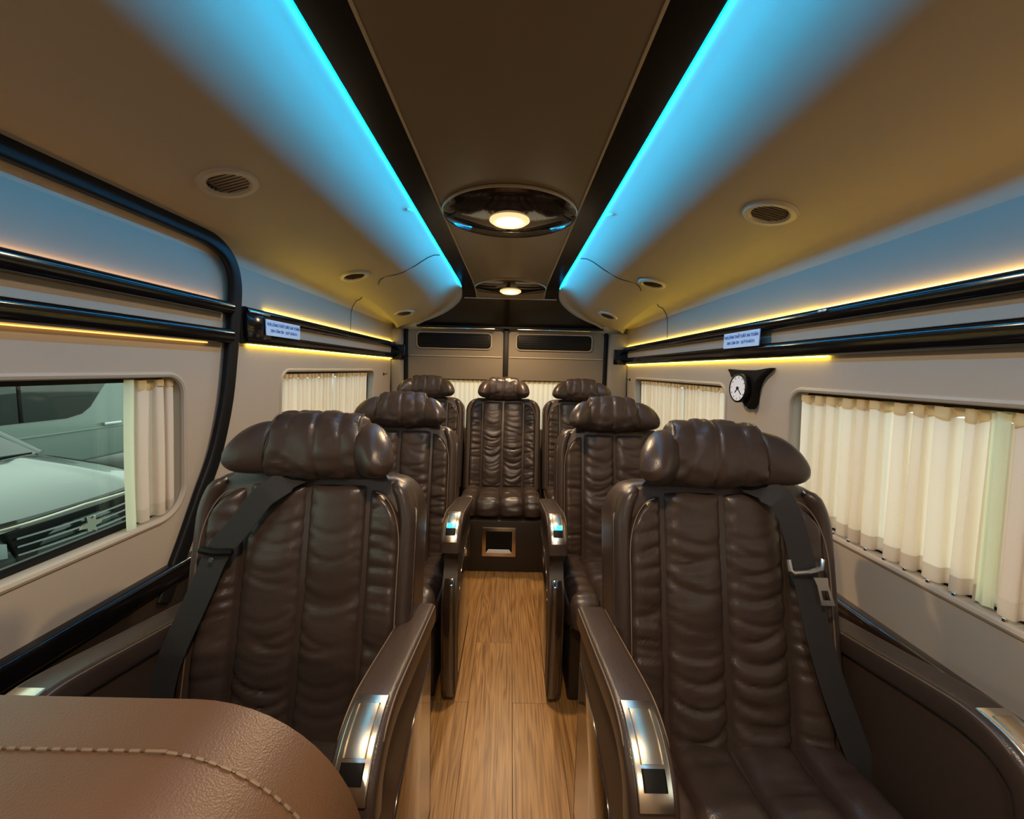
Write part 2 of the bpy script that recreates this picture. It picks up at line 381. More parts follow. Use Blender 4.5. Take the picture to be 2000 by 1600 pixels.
# ------------------------------------------------------------------ ceiling
CZ = 1.85
def interp(tab, y):
    if y <= tab[0][0]: return tab[0][1]
    for (a, va), (b, vb) in zip(tab, tab[1:]):
        if y <= b:
            t = (y-a)/(b-a); t = t*t*(3-2*t) if False else t
            return va+(vb-va)*t
    return tab[-1][1]
def crtab(pts):
    sp = smooth_path([(a, b, 0) for a, b in pts], 8); return [(p.x, p.y) for p in sp]
ZC = crtab([(-2, 1.85), (2.0, 1.85), (2.72, 1.85), (2.95, 1.818), (3.10, 1.765), (3.22, 1.70), (3.32, 1.628)])
XI = crtab([(-2, .332), (2.0, .332), (2.78, .332), (2.93, .338), (3.05, .365), (3.16, .45), (3.24, .57), (3.31, .74)])
ZB = crtab([(-2, 0), (1.6, 0), (2.1, -.002), (2.6, -.03), (2.95, -.072), (3.3, -.112)])     # how far the side panel drops at the rear
ceil = struct('ceiling', 'cabin ceiling with dark centre panel and moulded beige side coves')
ys_ = [Y0]+[Y0+(2.6-Y0)*i/10 for i in range(1, 11)]+[2.6+.72*i/20 for i in range(1, 21)]
# black backing spanning between the coves
bm = bmesh.new()
def backing(u, v):
    y = ys_[round(u*(len(ys_)-1))]; x = -interp(XI, y)+2*interp(XI, y)*v
    if .001 < v < .999: pass
    return (x-.0 , y, interp(ZC, y))
bm = grid(backing, len(ys_)-1, 12)
finish('black_centre_band', bm, 'brown_band', ceil)
# lip at the back
lip = [(-interp(XI, 3.32)+2*interp(XI, 3.32)*i/24, 3.32-.02*abs(i/12-1)**2, 1.622) for i in range(25)]
finish('rear_lip', sweep(lip, [(-.012, -.008), (.012, -.008), (.012, .008), (-.012, .008)]), 'black', ceil)
for a, b in ((-.70, -.12), (.06, .64)):
    boxo('lip_trim', (a, b, 3.296, 3.304, 1.604, 1.612), 'chrome', ceil, bev=.002)
# lacquered panels between the lamps (gently follow ZC)
def cpanel(ya, yb):
    pts = [ya+(yb-ya)*i/10 for i in range(11)]
    bm = grid(lambda u, v: (-.236+.472*v, ya+(yb-ya)*u, interp(ZC, ya+(yb-ya)*u)-.006), 12, 2)
    r = bmesh.ops.extrude_face_region(bm, geom=bm.faces[:]); vs = [g for g in r['geom'] if isinstance(g, bmesh.types.BMVert)]
    bmesh.ops.translate(bm, verts=vs, vec=(0, 0, .006))
    finish('centre_panel', bm, 'panel', ceil)
    for sx in (-1, 1):
        finish('edging', sweep([(sx*.239, y, interp(ZC, y)-.006) for y in pts], [(-.003, -.003), (.003, -.003), (.003, .003), (-.003, .003)]), 'edge', ceil)
cuts = [Y0]+list(CEIL_Y)+[3.0]
for a, b in zip(cuts, cuts[1:]): cpanel(a+.001, b-.001)
boxo('cross_trim', (-.33, .33, 2.995, 3.003, 1.792, 1.80), 'edge', ceil, bev=.001)
# side coves
PROF = crtab([(0, 1.862), (.045, 1.867), (.09, 1.852), (.14, 1.820), (.19, 1.790), (.235, 1.772), (.30, 1.755), (.38, 1.735), (.46, 1.716), (.53, 1.697), (.575, 1.672), (.60, 1.63), (.607, 1.585)])
def cove(sx):
    nu = len(ys_)-1; nv = len(PROF)-1
    def f(u, v):
        y = ys_[round(u*nu)]; q = PROF[round(v*nv)]
        xi = interp(XI, y)+.006; wallx = wx(1.6)+.004
        t = q[0]/.607
        x = xi+(wallx-xi)*t
        # blend: at the rear the inner edge drops with the black panel
        zc = interp(ZC, y)-CZ; zb = interp(ZB, y)
        k = max(0, 1-t/.62)
        z = q[1]+zc*k**1.2+zb*(1-k**1.2)*max(0, min(1, (1-t)*6))
        # rounded nose at the very back
        return (sx*x, y, z)
    bm = grid(f, nu, nv)
    r = bmesh.ops.extrude_face_region(bm, geom=bm.faces[:]); vs = [g for g in r['geom'] if isinstance(g, bmesh.types.BMVert)]
    bmesh.ops.translate(bm, verts=vs, vec=(0, 0, .012))
    return f, finish('cove_panel', bm, 'pod', ceil, smooth=60)
cf = {}
for sx in (-1, 1): cf[sx], _ = cove(sx)
def cove_z(sx, x, y):
    best = None
    nu = len(ys_)-1; u = min(range(len(ys_)), key=lambda i: abs(ys_[i]-y))/nu
    best = min(((abs(abs(cf[sx](u, v/60)[0])-abs(x)), cf[sx](u, v/60)[2], v) for v in range(61)))
    return best[1]
def cove_normal(sx, x, y):
    e = .03
    dzx = (cove_z(sx, x+e, y)-cove_z(sx, x-e, y))/(2*e); dzy = (cove_z(sx, x, y+.12)-cove_z(sx, x, y-.12))/.24
    return Vector((dzx, dzy, -1)).normalized()
# panel joint lines on the coves
for sx in (-1, 1):
    pts = []
    for k in range(19):
        t = k/18; x = .36+(.565)*t; y = 2.16+.30*max(0, (t-.55)/.45)**.6*(1 if t > .55 else 0) - .0
        pts.append((sx*x, y, cove_z(sx, x, y)-.0012))
    pts += [(sx*(wx(z)-.0005), 2.455, z) for z in (1.60, 1.56, 1.50)]
    finish('joint_line', tube(pts, .0022, 6), 'seam', ceil)
    for y in (.35, 1.57):
        b = lathe([(0.001, -.004), (.010, -.004), (.014, 0), (.014, .004)], 20, Matrix.Translation((sx*.372, y, cove_z(sx, .372, y)-.001)))
        finish('screw_cap', b, 'pod', ceil)
# blue strips in the slot between black band and cove
for sx, lab in ((-1, 'blue light strip along the ceiling cove above the clear window'), (1, 'blue light strip along the ceiling cove above the clock')):
    pts = [(sx*(interp(XI, y)+.0015), y, interp(ZC, y)+.004) for y in [Y0+.02]+[Y0+(2.84-Y0)*i/24 for i in range(1, 25)]]
    o = finish('light_strip', sweep(pts, [(-.0015, -.0045), (.0015, -.0045), (.0015, .0045), (-.0015, .0045)]), 'blue_led')
    tag(o, lab, 'light', 'blue ceiling light strips')

# ------------------------------------------------------------------ ceiling lamps
lam_lab = {0: 'round ceiling lamp on a dark disc, first behind the photographer', 1: 'round ceiling lamp on a dark disc directly overhead',
           2: 'large lit ceiling spot on a dark glossy disc, nearer one', 3: 'farther lit ceiling spot on a dark disc, just before the back doors'}
lamp_proto = None
for i, y in enumerate(CEIL_Y):
    T = thing('ceiling_lamp', lam_lab[i], 'lamp', (0, y, interp(ZC, y)-.004), 'round ceiling spots')
    if i == 3: T.rotation_euler = (-.045, 0, 0)
    def disc(name, prof, m):
        return finish(name, lathe(prof, 64), m, T)
    finish('disc', lathe([(.02, 0), (.236, 0), (.236, -.010), (.232, -.013), (.10, -.0235), (.02, -.0235)], 72), 'smoked', T)
    finish('disc_rim', lathe([(.2362, -.004), (.2385, -.004), (.2385, -.010), (.2362, -.013)], 72, cap=False), 'edge', T)
    finish('bezel', lathe([(.048, -.020), (.070, -.020), (.072, -.028), (.060, -.036), (.050, -.034)], 48, cap=False), 'frost', T)
    finish('inner_ring', lathe([(.036, -.026), (.050, -.026), (.050, -.034), (.036, -.030)], 48, cap=False), 'lens_ring', T)
    finish('lens', lathe([(.001, -.024), (.037, -.024), (.037, -.033), (.001, -.037)], 40), 'lens', T)
    L = bpy.data.lights.new('bulb', 'SPOT'); L.energy = LAMP_W; L.color = (1.0, .70, .39); L.spot_size = math.radians(165); L.spot_blend = .6; L.shadow_soft_size = .035
    lo = bpy.data.objects.new('bulb', L); COL.objects.link(lo); lo.parent = T; lo.location = (0, 0, -.042)

# ------------------------------------------------------------------ air vents
vl = [(-.70, 1.075, 'round air vent in the cove above the clear window, nearest and largest there'), (-.745, 2.02, 'small round air vent in the cove, middle one on the sliding door side'),
      (-.735, 2.90, 'pale round air vent at the rear corner on the sliding door side'), (.715, 1.165, 'round dark-slatted air vent in the cove above the curtained front window'),
      (.705, 2.07, 'small round air vent in the cove, middle one on the clock side'), (.68, 2.90, 'round air vent at the rear corner on the clock side')]
for x, y, lab in vl:
    sx = 1 if x > 0 else -1
    z = cove_z(sx, abs(x), y); nrm = cove_normal(sx, abs(x), y); nrm.x *= sx
    T = thing('air_vent', lab, 'vent', (x, y, z), 'round air vents in the ceiling coves')
    T.rotation_mode = 'QUATERNION'; T.rotation_quaternion = Vector((0, 0, -1)).rotation_difference(nrm)
    finish('ring', lathe([(.046, .004), (.046, -.004), (.052, -.009), (.064, -.009), (.070, -.003), (.071, .004)], 48, cap=False), 'vent_ring', T)
    finish('throat', lathe([(.001, .002), (.047, .002), (.047, .000), (.001, .000)], 32), 'black', T)
    for q in range(7):
        yy = -.036+q*.012; hw = math.sqrt(.0455**2-yy*yy)
        o = boxo('slat', (-hw, hw, -.0028, .0028, -.0010, .0006), 'vent_slat', T, bev=0); o.location = (0, yy, -.003); o.rotation_euler = (.75, 0, 0)

# ------------------------------------------------------------------ rails with gold light strips
def rail(name, sx, ya, yb, z0, z1, lab, depth=.034):
    x0 = wx((z0+z1)/2)
    pr = rrect(-.004, depth, 0, z1-z0, (0.001, (z1-z0)*.42, (z1-z0)*.30, 0.001), 5)
    n = max(2, int((yb-ya)/.2))
    T = thing(name, lab, 'rail', (0, 0, 0))
    bm = bmesh.new(); rings = []
    for y in (ya, yb): rings.append([bm.verts.new((sx*(x0-a), y, z0+b)) for a, b in pr])
    for j in range(len(pr)): bm.faces.new((rings[0][j], rings[0][(j+1) % len(pr)], rings[1][(j+1) % len(pr)], rings[1][j]))
    bm.faces.new(rings[0][::-1]); bm.faces.new(rings[1])
    finish('bar', bm, 'gloss_black', T, smooth=50)
    return T
def strip(sx, ya, yb, z, lab, m, upd, grp='gold light strips on the rails'):
    x = wx(z)
    o = boxo('light_strip', (min(sx*(x-.010), sx*(x-.0035)), max(sx*(x-.010), sx*(x-.0035)), ya, yb, z-.0016, z+.0016), m, bev=0)
    tag(o, lab, 'light', grp); return o
ur, lr = (1.449, 1.489), (1.360, 1.402)
T = rail('wall_rail', 1, Y0, 3.29, *ur, 'glossy black upper wall rail above the clock, lit gold from above'); TR = T
T2 = rail('wall_rail', 1, Y0, 3.29, 1.352, 1.405, 'glossy black lower wall rail above the clock')
T3 = rail('wall_rail', -1, Y0, 1.375, *ur, 'glossy black upper rail across the sliding door above the clear window', .045)
T4 = rail('wall_rail', -1, Y0, 1.375, 1.355, 1.402, 'glossy black lower rail across the sliding door above the clear window', .045)
T5 = rail('wall_rail', -1, 1.46, 3.29, *ur, 'glossy black upper rail behind the sliding door, small sign beneath')
T6 = rail('wall_rail', -1, 1.46, 3.29, *lr, 'glossy black lower rail behind the sliding door, small sign above')
for TT, sx, y in ((TR, 1, 1.19), (TR, 1, .3), (T3, -1, .70)):
    o = boxo('joint_clip', (-.004, .004, -.016, .016, -.004, .004), 'steel', TT, bev=.002); o.location = (sx*(wx(1.47)-.036), y, 1.478)
strip(1, 1.25, 3.28, 1.492, 'gold light strip on top of the upper rail above the clock', 'gold_led', 1)
strip(1, -.2, 1.245, 1.492, 'dimmer amber light strip on top of the upper rail, nearer than the clock', 'gold_led_mid', 1)
strip(1, 1.20, 3.28, 1.3495, 'gold light strip under the lower rail above the clock', 'gold_led', -1)
strip(-1, 1.60, 3.28, 1.492, 'gold light strip on top of the upper rail behind the sliding door', 'gold_led', 1)
strip(-1, 1.50, 3.28, 1.3575, 'gold light strip under the lower rail behind the sliding door', 'gold_led', -1)
strip(-1, -.4, 1.36, 1.492, 'amber light strip on top of the upper sliding door rail', 'gold_led_dim', 1)
strip(-1, -.4, 1.30, 1.3525, 'faint amber light strip under the lower sliding door rail', 'gold_led_faint', -1)
for sx, lab in ((-1, 'black end block closing the rails at the rear pillar, sliding door side'), (1, 'black end block closing the rails at the rear pillar, clock side')):
    o = boxo('rail_end_block', (min(sx*.83, sx*.95), max(sx*.83, sx*.95), 3.285, 3.30, 1.35, 1.47), 'gloss_black', bev=.006)
    tag(o, lab, 'trim')
o = boxo('rail_end_block', (-wx(1.43)+.002, -wx(1.43)+.036, 1.455, 1.60, 1.375, 1.475), 'gloss_black', bev=.01)
tag(o, 'dark block at the front end of the rails beside the black door seal', 'trim')
o = boxo('grab_clip', (-wx(1.43)+.036, -wx(1.43)+.044, 1.46, 1.58, 1.468, 1.476), 'steel', bev=.003); tag(o, 'small bright metal clip on the dark block beside the door seal', 'clip')

# little signs
def text(body, size, m, parent, loc, rot, bold=.0):
    cu = bpy.data.curves.new('lettering', 'FONT'); cu.body = body; cu.size = size; cu.align_x = 'CENTER'; cu.align_y = 'CENTER'
    cu.offset = bold; cu.extrude = .0003; cu.resolution_u = 2
    o = bpy.data.objects.new('lettering', cu); COL.objects.link(o); cu.materials.append(M[m]); bpy.context.view_layer.update()
    me = bpy.data.meshes.new_from_object(o.evaluated_get(bpy.context.evaluated_depsgraph_get()))
    bpy.data.objects.remove(o); o = bpy.data.objects.new('lettering', me); COL.objects.link(o)
    o.parent = parent; o.location = loc; o.rotation_euler = rot; o['kind'] = 'stuff'
    return o
for sx, yc, lab in ((1, 1.60, 'small pale blue two-line sign between the rails above the clock'), (-1, 1.675, 'small pale blue two-line sign between the rails beside the black door seal')):
    T = thing('small_sign', lab, 'sign', (sx*(wx(1.43)-.040), yc, 1.427), 'small blue signs on the rails')
    finish('plate', slab(rrect(-.123, .123, -.030, .030, .004, 3), lambda a, b, d: (d*sx, a, b), -.002, .002, .0008, 1), 'sign', T)
    boxo('border', (-.0023, .0023, -.123, .123, .0265, .0295), 'white', T, bev=0)
    for q in (-1, 1): 
        pass
    rot = (PI/2, 0, -PI/2) if sx > 0 else (PI/2, 0, PI/2)
    text('VUI LÒNG THẮT DÂY AN TOÀN', .0158, 'ink', T, (-sx*.0025, 0, .012), rot, .0006)
    text('XIN CẢM ƠN   QUÝ KHÁCH', .0150, 'ink', T, (-sx*.0025, 0, -.011), rot, .0004)
    for q in (-.06, .06): 
        o = boxo('standoff', (min(0, sx*.042), max(0, sx*.042), q-.003, q+.003, -.003, .003), 'white', T, bev=0)

# ------------------------------------------------------------------ clock
T = thing('wall_clock', 'small white round clock in a black winged holder on the wall', 'clock', (wx(1.25), 1.57, 1.25))
bpts = [(-.128, .068), (-.06, .060), (0, .060), (.07, .060), (.150, .064), (.11, .038), (.085, .0), (.068, -.040), (.035, -.058), (.0, -.072), (-.022, -.088), (-.038, -.055), (-.045, -.005), (-.075, .035)]
sp = [(p.x, p.y) for p in smooth_path([(a, b, 0) for a, b in bpts]+[(bpts[0][0], bpts[0][1], 0)], 3)][:-1]
finish('holder', slab(sp, lambda a, b, d: (d, a, b), -.030, .002, .006, 2), 'black', T)
ax = Vector((-1, -.06, .0)).normalized(); q = Vector((0, 0, 1)).rotation_difference(ax)
mt = Matrix.Translation((-.046, .018, -.010))@q.to_matrix().to_4x4()
finish('case', lathe([(.040, -.040), (.054, -.022), (.056, .006), (.050, .010), (.048, .004)], 48, mt), 'black', T)
fc = finish('dial', lathe([(.001, .002), (.0485, .002), (.0485, .006), (.001, .006)], 48, mt), 'white', T)
bm = bmesh.new()
for k in range(12):
    a = k*PI/6; b2 = bmesh.new(); box(b2, -.0012, .0012, .038, .0445, .006, .0068)
    bmesh.ops.transform(b2, matrix=mt@Matrix.Rotation(a, 4, 'Z'), verts=b2.verts)
    me = bpy.data.meshes.new('t'); b2.to_mesh(me); bm.from_mesh(me); b2.free(); bpy.data.meshes.remove(me)
finish('hour_marks', bm, 'black', fc, smooth=0)
for a, L_ in ((.9, .024), (2.4, .033)):
    b2 = box(bmesh.new(), -.0016, .0016, -.006, L_, .0068, .0078); bmesh.ops.transform(b2, matrix=mt@Matrix.Rotation(a, 4, 'Z'), verts=b2.verts)
    finish('hand', b2, 'black', fc, smooth=0)
finish('hub', lathe([(.001, .006), (.006, .006), (.006, .0095), (.001, .0095)], 16, mt), 'black', fc)

# small hooks on the walls near the rear
for sx, y, lab in ((1, 3.22, 'tiny dark hook on the wall beside the rear pillar, clock side'), (-1, 3.12, 'tiny dark hook on the wall beside the rear pillar, sliding door side')):
    T = thing('coat_hook', lab, 'hook', (sx*wx(1.235), y, 1.235))
    finish('plate', lathe([(.001, 0), (.012, 0), (.010, .004), (.001, .004)], 16, Matrix.Rotation(-sx*PI/2, 4, 'Y')), 'black', T)
    finish('hook_arm', tube([(-sx*.002, 0, 0), (-sx*.02, 0, -.002), (-sx*.028, 0, .008)], .003, 6), 'black', T)

# ------------------------------------------------------------------ sliding door seal, ledges
seal = [(-.905, Y0, 1.668), (-.905, 0, 1.668), (-.905, .8, 1.668), (-.905, 1.18, 1.668), (-.906, 1.30, 1.66), (-.909, 1.372, 1.625), (-.914, 1.405, 1.56), (-.922, 1.408, 1.46), (-.932, 1.398, 1.32), (-.940, 1.375, 1.16), (-.950, 1.33, 1.0), (-.957, 1.27, .88), (-.966, 1.20, .74), (-.972, 1.12, .60)]
sp = smooth_path(seal, 8)
o = finish('door_seal', sweep(sp, rrect(-.024, .024, -.010, .014, .009, 3), (1, 0, 0.0)), 'rubber', smooth=60)
tag(o, 'thick black rubber seal curving around the sliding door opening', 'seal')
for sx, nm, lab, yb in ((-1, 'trim_6', 'glossy black ledge along the wall under the clear window', 3.3), (1, 'trim_7', 'dark glossy ledge along the wall under the curtained windows', 3.3)):
    zc = .668 if sx < 0 else .640
    pr = rrect(0, .030, -.030, .030, (.001, .014, .014, .001), 4)
    bm = bmesh.new(); rings = [[bm.verts.new((sx*(wx(zc)+.002-a), y, zc+b)) for a, b in pr] for y in (Y0, yb)]
    for j in range(len(pr)): bm.faces.new((rings[0][j], rings[0][(j+1) % len(pr)], rings[1][(j+1) % len(pr)], rings[1][j]))
    bm.faces.new(rings[0][::-1]); bm.faces.new(rings[1])
    L_ = struct('', lab, o=finish(nm, bm, 'gloss_brown' if sx > 0 else 'gloss_black', smooth=50))
    # dark kick panel below the ledge
    bm = slab([(Y0, .0), (yb, .0), (yb, zc-.03), (Y0, zc-.03)], lambda a, b, d, sx=sx: (sx*(wx(b)-d), a, b), .0, .012, 0)
    struct('', 'dark kick panel below the wall ledge, %s' % ('sliding door side' if sx < 0 else 'clock side'), o=finish('baseboard_'+('left' if sx < 0 else 'right'), bm, 'base', smooth=0))

# ------------------------------------------------------------------ curtains
def curtain(name, lab, sx, ya, yb, ztop, zbot, wl, amp, m, header=True, seed=0, off=.022, clips=True, group=None, mhead='shaded_header'):
    rnd = random.Random(seed); n = max(24, int((yb-ya)/wl*18)); ph = rnd.random()*6
    T = thing(name, lab, 'curtain', (sx*(wx((ztop+zbot)/2)+off), (ya+yb)/2, zbot), group)
    cy, cx = (ya+yb)/2, sx*(wx((ztop+zbot)/2)+off)
    def wave(y, t):
        p = 2*PI*(y-ya)/wl; p += .9*math.sin(p*.37+ph)+.5*math.sin(p*.19+2*ph)
        s_ = math.sin(p+.25*math.sin(t*2.2+y*9)); s_ = math.copysign(abs(s_)**.7, s_)
        return s_*amp*(.7+.3*t)*(1+.3*noise.noise(Vector((y*14, seed, t))))
    def sheet(z1, z0, nv, mm, nm, push=0, scal=0):
        def f(u, v):
            y = ya+(yb-ya)*u; z = z1+(z0-z1)*v
            if scal and v > .99: z += scal*math.cos(2*PI*(y-ya)/wl+ph)
            t = (ztop-z)/(ztop-zbot)
            pp = 2*PI*(y-ya)/wl; pp += .9*math.sin(pp*.37+ph)+.5*math.sin(pp*.19+2*ph)
            edge_ = min(1, u*12, (1-u)*12)
            yy = y-wl*.15*math.sin(2*pp)*edge_
            return (sx*(wx(z)+off+push+wave(y, t))-cx, yy-cy, z-zbot)
        bm = grid(f, n, nv); return finish(nm, bm, mm, T, smooth=80)
    zh = ztop-.022
    sheet(zh if header else ztop, zbot+.035, 12, m, 'fabric')
    sheet(zbot+.036, zbot, 3, 'hem', 'hem')
    if header: sheet(ztop, zh-.002, 3, mhead, 'header', push=-.002, scal=.006)
    if clips:
        k = int((yb-ya)/.055)
        for i in range(k):
            y = ya+.03+i*.055
            o = boxo('clip', (-.003, .003, -.004, .004, -.005, .005), 'chrome', T, bev=.0015, seg=1); o.location = (-sx*.008, y-cy, -.003)
    return T
curtain('window_curtain', 'long cream pleated curtain filling the big window beside the front seat', 1, .80, 1.335, 1.232, .838, .052, .016, 'curtain', seed=2)
curtain('window_curtain', 'second cream curtain cut by the picture edge beside the big window gap', 1, .05, .792, 1.232, .838, .055, .014, 'curtain_pink', seed=5)
o = finish('curtain_lining', grid(lambda u, v: (wx(1.232-.395*v)+.019+.004*math.sin(u*9), .770+.036*u, 1.232-.395*v), 8, 10), 'liner'); tag(o, 'narrow pale green curtain lining strip between the two big curtains', 'curtain')
curtain('window_curtain', 'cream curtain of the rear side window beyond the clock, nearer half', 1, 1.80, 2.24, 1.232, .85, .042, .015, 'curtain', seed=8, clips=False)
curtain('window_curtain', 'cream curtain of the rear side window beyond the clock, farther half', 1, 2.27, 2.98, 1.232, .85, .045, .015, 'curtain', seed=9, clips=False)
curtain('window_curtain', 'cream curtain of the rear side window behind the sliding door, nearer half', -1, 1.76, 2.27, 1.248, .85, .042, .015, 'curtain', seed=11, clips=False)
curtain('window_curtain', 'cream curtain of the rear side window behind the sliding door, farther half', -1, 2.30, 2.82, 1.248, .85, .045, .015, 'curtain', seed=12, clips=False)
curtain('window_curtain', 'bunched beige curtain drawn to the end of the clear window', -1, 1.075, 1.20, 1.24, .85, .040, .012, 'curtain_pink', seed=14, clips=False, mhead='shaded_header')
o = finish('curtain_lining', grid(lambda u, v: (-(wx(1.242-.40*v)+.016-.008*math.sin(u*3)), 1.045+.028*u-.004*math.sin(v*3), 1.242-.40*v), 8, 12), 'liner'); tag(o, 'pale yellow curtain edge hanging beside the clear window view', 'curtain')
def rcurtain(lab, xa, xb, seed):
    T = thing('back_door_curtain', lab, 'curtain', ((xa+xb)/2, RY+.018, .80), 'back door curtains')
    cx = (xa+xb)/2
    for nm, z1, z0, mm in (('fabric', .38, 0, 'curtain'), ('header', .40, .375, 'shaded_header')):
        bm = grid(lambda u, v: (xa+(xb-xa)*u-cx, .006*math.sin(u*(xb-xa)/.04*2*PI+math.sin(u*7+seed)), z1+(z0-z1)*v), 100, 4)
        finish(nm, bm, mm, T, smooth=80)
rcurtain('cream curtain in the back door window, sliding door side', RC-.68, RC-.11, 1)
rcurtain('cream curtain in the back door window, clock side', RC+.11, RC+.68, 2)

# ------------------------------------------------------------------ seats
LEAN = .225
def BK(x, s_, d, z0=.40, y0=-.085):
    """backrest frame: s up the back, d towards the sitter (-y)"""
    cl, sl = math.cos(LEAN), math.sin(LEAN)
    return Vector((x, y0+s_*sl-d*cl, z0+s_*cl+d*sl*1.0))
def fold(x, s_, seed, k=1.0):
    """leather creases running across the back"""
    wv = .018*noise.noise(Vector((x*7+seed*5, s_*3, seed)))
    a = noise.noise(Vector((x*3.0+seed*3.1, s_*9+seed, seed*1.7)))
    b = noise.noise(Vector((x*3.2+seed*2.3, (s_+wv)*21, seed)))
    r = max(0, 1-abs(b)*2.6)**2.2
    b2 = noise.noise(Vector((x*6+seed, (s_+wv)*44, seed+9))); r2_ = max(0, 1-abs(b2)*3)**2
    m = .35+.65*max(0, min(1, .5+1.6*noise.noise(Vector((x*4, s_*5, seed+4)))))
    return k*(.0068*a-.0108*r*m-.0030*r2_*m)
def column(xa, xb, sa, sb, H, seed, mirror=1, wrink=1.0, base=lambda x: 0, sag=.02, nu=18, nv=90, top=.05):
    def f(u, v):
        x = xa+(xb-xa)*u; s_ = sa+(sb-sa)*v
        e = 1-abs(2*u-1)**3.2; ev = min(1, (1-v)/.035, v/.03); ev = math.sqrt(max(0, ev*(2-ev)))
        h = H*math.sqrt(max(0, e))*ev-.004
        # creases sag between the seams and die near the top
        ss = s_-sag*(2*u-1)**2
        kk = wrink*(.35+.65*(1-min(1, max(0, (s_-.30)/.25))))
        h += fold(x, ss, seed, kk)*e**.4*ev
        # gathered pleats at the seams
        h += -.0030*wrink*max(0, (abs(2*u-1)-.55)/.45)*max(0, math.sin(s_*150+seed*2+3*noise.noise(Vector((s_*9, seed, 0)))))*ev
        return BK(x, s_, .020+base(x)+h)
    return grid(f, nu, nv)
def bol(x):
    a = max(0, abs(x)-.155)/.10
    return .030*min(1, a)**1.3
def headrest_mesh(w, h, dp, seed, tilt=.0, wr=1.0, nu=40, nv=44):
    def f(u, v):
        a = 2*u-1; ph = 2*PI*v
        n = 2.5; cs, sn = math.cos(ph), math.sin(ph)
        ry = math.copysign(abs(cs)**(2/n), cs); rz = math.copysign(abs(sn)**(2/n), sn)
        k = max(0, 1-abs(a)**16)**.22
        k = k*(1-.075*math.exp(-(a/.045)**2)) if wr else k
        g = wr*.0055*noise.noise(Vector((a*3.5+seed, ph*4.5, seed)))
        g += -wr*.0065*max(0, 1-abs(noise.noise(Vector((a*2+seed, ph*7+seed, 2))))*3)**2*(.3+.7*abs(a))
        ww = w*(1-.13*rz)                 # narrower at the top
        top = .010*rz*(1-a*a)
        return Vector((a*ww/2, (-ry*(dp/2)*k-g*ry), (rz*h/2*(k*.9+.1)+g*rz+top)))
    return grid(f, nu, nv, closev=True)
def wing_mesh(w, h, dp, seed, sgn):
    def f(u, v):
        a = u; ph = 2*PI*v; cs, sn = math.cos(ph), math.sin(ph); n = 2.3
        ry = math.copysign(abs(cs)**(2/n), cs); rz = math.copysign(abs(sn)**(2/n), sn)
        k = math.sqrt(max(0, 1-a**2.6))
        kz = k*(1-.12*a); kin = 1-.16*(1-min(1, a/.10))
        g = .0015*noise.noise(Vector((a*4+seed, ph*2, seed)))
        return Vector((sgn*a*w, -ry*(dp/2*kin*(.35+.65*k) if k > 0 else 0)*(1 if k > 0 else 0)+g, rz*h/2*kz*kin-.030*a*a))
    return grid(f, 22, 28, closev=True)

ARM_PATH = [(0, .045, .632), (0, -.14, .662), (0, -.27, .684), (0, -.335, .690), (0, -.388, .678), (0, -.424, .646), (0, -.438, .598)]
def arm(parent, xc, sgn, lit, inset=True):
    """sgn: side facing the aisle (gloss panel side)"""
    A = finish('armrest', sweep(smooth_path([(xc, y, z) for _, y, z in ARM_PATH], 8), rrect(-.039, .039, -.030, .026, .014, 4), lambda i: (0, .1, 1) if i < 30 else (0, -.5, .5)), 'leather', parent, smooth=60)
    tp = smooth_path([(xc, y, z) for _, y, z in ARM_PATH], 16)
    def cut(a, b): return [p for i, p in enumerate(tp) if a-1e-6 <= i/(len(tp)-1) <= b+1e-6]
    upf = lambda pts: (lambda i: (0, -.15-.85*min(1, max(0, (.690-pts[i].z)/.06))*(1 if pts[i].y < -.3 else 0), 1.0))
    def ribbon(a, b, hw, lo, hi, m, nm, par):
        pts = cut(a, b)
        return finish(nm, sweep(pts, rrect(-hw, hw, lo, hi, .003, 2), upf(pts)), m, par, smooth=50)
    C = ribbon(.50, .88, .028, .020, .0300, 'chrome', 'control_plate', A)
    ribbon(.535, .745, .018, .029, .0318, 'cover', 'sliding_cover', A)
    ribbon(.745, .825, .018, .029, .0322, 'black', 'slot', A)
    if lit: ribbon(.69, .75, .016, .031, .0345, 'screen', 'switch_light', A)
    for q in (-1, 1):
        pts = [p+Vector((q*.036, 0, .021)) for p in tp[:int(len(tp)*.72)]]
        finish('piping', tube(pts, .0016, 6), 'thread', A)
    side = [(.05, .03), (.05, .61), (-.27, .665), (-.385, .65), (-.425, .60), (-.415, .555), (-.425, .515), (-.455, .47), (-.474, .40), (-.478, .30), (-.470, .16), (-.458, .03)]
    sm = [(p.y, p.z) for p in smooth_path([(0, y, z) for y, z in side[3:]], 4)]
    outl = side[:3]+sm
    S = finish('side_panel', slab(outl, lambda a, b, d: (xc+d, a, b), -.027, .027, .008, 3), 'leather_dark', parent, smooth=45)
    ins = [(.02, .075), (.02, .52), (-.15, .51), (-.28, .48), (-.35, .43), (-.40, .34), (-.418, .24), (-.412, .15), (-.405, .075)]
    finish('gloss_inset', slab(ins, lambda a, b, d: (xc+sgn*(.024+d), a, b), .0, .006, .002, 2), 'gloss_brown', S)
    fe = [(xc, y-.004, z) for y, z in sm if z < .50]
    finish('front_trim', sweep(fe, rrect(-.020, .020, -.004, .004, .003, 2), (0, -1, .1)), 'gloss_brown', S, smooth=50)
    return A

